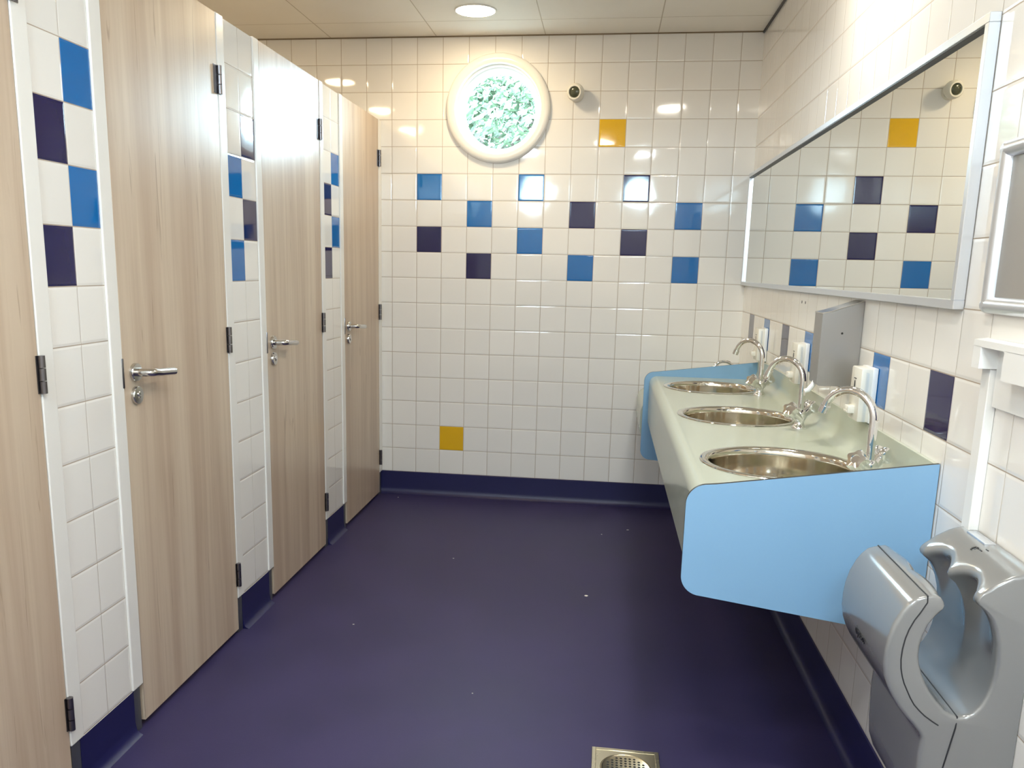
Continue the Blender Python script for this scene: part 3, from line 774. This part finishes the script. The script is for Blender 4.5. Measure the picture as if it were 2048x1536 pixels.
seam = [(1.880, 0.8515), (1.881, 0.839), (1.872, 0.820), (1.863, 0.804), (1.8555, 0.785), (1.851, 0.767), (1.8485, 0.747), (1.848, 0.727), (1.850, 0.709), (1.854, 0.693), (1.859, 0.679), (1.865, 0.667), (1.872, 0.653), (1.880, 0.640), (1.890, 0.629), (1.901, 0.619), (1.914, 0.610), (1.927, 0.602)]
bm = tube(bmesh.new(), [(1.881, -3.305, 0.8505), (1.881, -3.592, 0.8505)] + [(x, -3.6001, z) for x, z in seam], 0.0012, 8)
o = obj('shell_seam', bm, M_seam, t); o['label'] = 'dark joint line around the front shell'
bm = tube(bmesh.new(), [(1.9585, -3.305, 0.6208), (1.9585, -3.598, 0.6208), (1.957, -3.6003, 0.600), (1.948, -3.6003, 0.54), (1.939, -3.6003, 0.48), (1.925, -3.6003, 0.385)], 0.0014, 8)
o = obj('shell_seam', bm, M_seam, t); o['label'] = 'dark joint line through the slot bottom and side'
# bright strip painted in for the recess highlights at the wall and the printed marks
obj('recess_glint', B(2.036, 2.058, -3.43, -3.345, 0.9005, 0.9055, bev=0.0015), M_alu, t)
bm = bmesh.new()
for pts in ([(2.010, -3.437), (2.013, -3.431), (2.020, -3.431), (2.024, -3.436), (2.021, -3.442)], [(2.016, -3.4365), (2.021, -3.4365)], [(2.022, -3.447), (2.022, -3.456)], [(2.031, -3.452), (2.031, -3.462)]):
    zz = [0.9005 if x > 2.028 else 0.8975 if x > 2.019 else 0.8945 for x, y in pts]
    tube(bm, [(x, y, z - 0.0004) for (x, y), z in zip(pts, zz)], 0.0013, 6)
o = obj('print_marks', bm, M_black, t); o['label'] = 'small black printed hand symbol and dashes'
# lettering on the front shell
cu = bpy.data.curves.new('lettering', 'FONT'); cu.body = 'dyson'; cu.size = 0.026; cu.extrude = 0.0006; cu.align_x = 'CENTER'; cu.align_y = 'CENTER'
tmp = bpy.data.objects.new('lettering', cu); COL.objects.link(tmp)
dg = bpy.context.evaluated_depsgraph_get()
me = bpy.data.meshes.new_from_object(tmp.evaluated_get(dg)); bpy.data.objects.remove(tmp)
bm = bmesh.new(); bm.from_mesh(me); bpy.data.meshes.remove(me)
# text x runs towards the viewer (-y), text y follows the shell upwards
c = Vector((1.8199, -3.452, 0.708)); upv = Vector((-0.10, 0, 1.0)).normalized(); rt = Vector((0, -1, 0)); nr = rt.cross(upv)
for v in bm.verts: v.co = c + rt * v.co.x + upv * v.co.y + nr * (v.co.z + 0.0015)
o = obj('lettering', bm, M_black, t, smooth=False); o['label'] = 'dark brand lettering on the front shell'

# ------------------------------------------------------------------ floor drain and litter
t = thing('floor_drain', 'square steel floor drain with a round perforated grate set in the floor', 'floor drain', (1.404, -2.872, 0))
dx0, dx1, dy0, dy1 = 1.305, 1.502, -2.970, -2.772
bm = bmesh.new()
holed(bm, lambda u, v: (u, v, 0.0035), dx0 + 0.012, dx1 - 0.012, dy0 + 0.012, dy1 - 0.012, 1.4035, -2.871, 0.074, 64)
for a in ((dx0, dx0 + 0.012, dy0, dy1), (dx1 - 0.012, dx1, dy0, dy1), (dx0 + 0.012, dx1 - 0.012, dy0, dy0 + 0.012), (dx0 + 0.012, dx1 - 0.012, dy1 - 0.012, dy1)):
    box(bm, *a, 0.0003, 0.0055, bev=0.001, seg=1)
lathe(bm, [(0.074, 0.0035), (0.073, 0.0008)], (1.4035, -2.871, 0), 'Z', 64)
obj('drain_frame', bm, M_brass, t)
bm = bmesh.new()
lathe(bm, [(0.0, 0.0028), (0.066, 0.0028), (0.070, 0.0045), (0.0725, 0.003), (0.0725, 0.0008)], (1.4035, -2.871, 0), 'Z', 64)
gr = obj('grate', bm, M_brass, t)
bm = bmesh.new()
for i in range(-5, 6):
    for j in range(-5, 6):
        if math.hypot(i, j) < 4.6:
            lathe(bm, [(0, 0.0031), (0.0040, 0.0031), (0.0040, 0.0020)], (1.4035 + i * 0.0128, -2.871 + j * 0.0128, 0), 'Z', 10)
o = obj('grate_holes', bm, M_black, gr); o['label'] = 'dark round holes of the grate'
random.seed(4)
for x, y in ((0.061, -0.10), (1.32, -0.615), (1.462, -0.502), (0.342, -2.024), (1.258, -1.537), (0.899, -2.502), (0.597, -1.161)):
    bm = bmesh.new(); s = random.uniform(0.004, 0.009)
    vs = [bm.verts.new((x + s * math.cos(a) * random.uniform(0.6, 1.1), y + s * math.sin(a) * random.uniform(0.5, 1), random.uniform(0.0008, 0.003))) for a in [k * PI / 3 for k in range(6)]]
    f = bm.faces.new(vs); r = bmesh.ops.extrude_face_region(bm, geom=[f])
    for v in r['geom']:
        if isinstance(v, bmesh.types.BMVert): v.co.z = 0.0002
    tag(obj('litter_scrap', bm, M_scrap, None, loc=(x, y, 0)), 'tiny pale scrap of litter on the dark purple floor', 'litter', 'scraps of litter on the floor')

# ------------------------------------------------------------------ tree outside the porthole
t = thing('tree', 'leafy green tree seen through the porthole window', 'tree', (0.15, 3.6, 0))
random.seed(11)
bm = bmesh.new()
tube(bm, [(0.15, 3.6, -0.5), (0.18, 3.6, 0.8), (0.12, 3.62, 1.8), (0.2, 3.6, 2.6)], [0.14, 0.11, 0.08, 0.05], 12)
for k in range(16):
    a = random.uniform(0, 2 * PI); z = random.uniform(1.6, 2.6)
    e = Vector((0.15 + 0.9 * math.cos(a), 3.6 + 0.9 * math.sin(a), z + random.uniform(0.3, 0.9)))
    tube(bm, [(0.15, 3.6, z), tuple((Vector((0.15, 3.6, z)) + e) / 2 + Vector((0, 0, 0.12))), tuple(e)], [0.03, 0.018, 0.006], 6)
obj('trunk', bm, M_bark, t)
bm = bmesh.new()
for k in range(12000):
    v = Vector((random.gauss(0, 1), random.gauss(0, 1), random.gauss(0, 1))).normalized() * random.uniform(0.25, 1.0) ** 0.5
    p = Vector((0.15 + v.x * 1.25, 3.6 + v.y * 1.1, 2.75 + v.z * 1.05))
    if math.sin(p.x * 9 + 1) + math.sin(p.z * 8.3) + math.sin(p.y * 7 + 2) > 1.75: continue
    n = Vector((random.gauss(0, 1), random.gauss(0, 1), random.gauss(0.6, 1))).normalized(); a = n.orthogonal().normalized(); b = n.cross(a)
    s = random.uniform(0.035, 0.06)
    bm.faces.new([bm.verts.new(p + q) for q in (a * s, b * s * 0.45 + n * s * 0.12, -a * s, -b * s * 0.45 + n * s * 0.12)])
obj('foliage', bm, M_leaf, t, smooth=False)
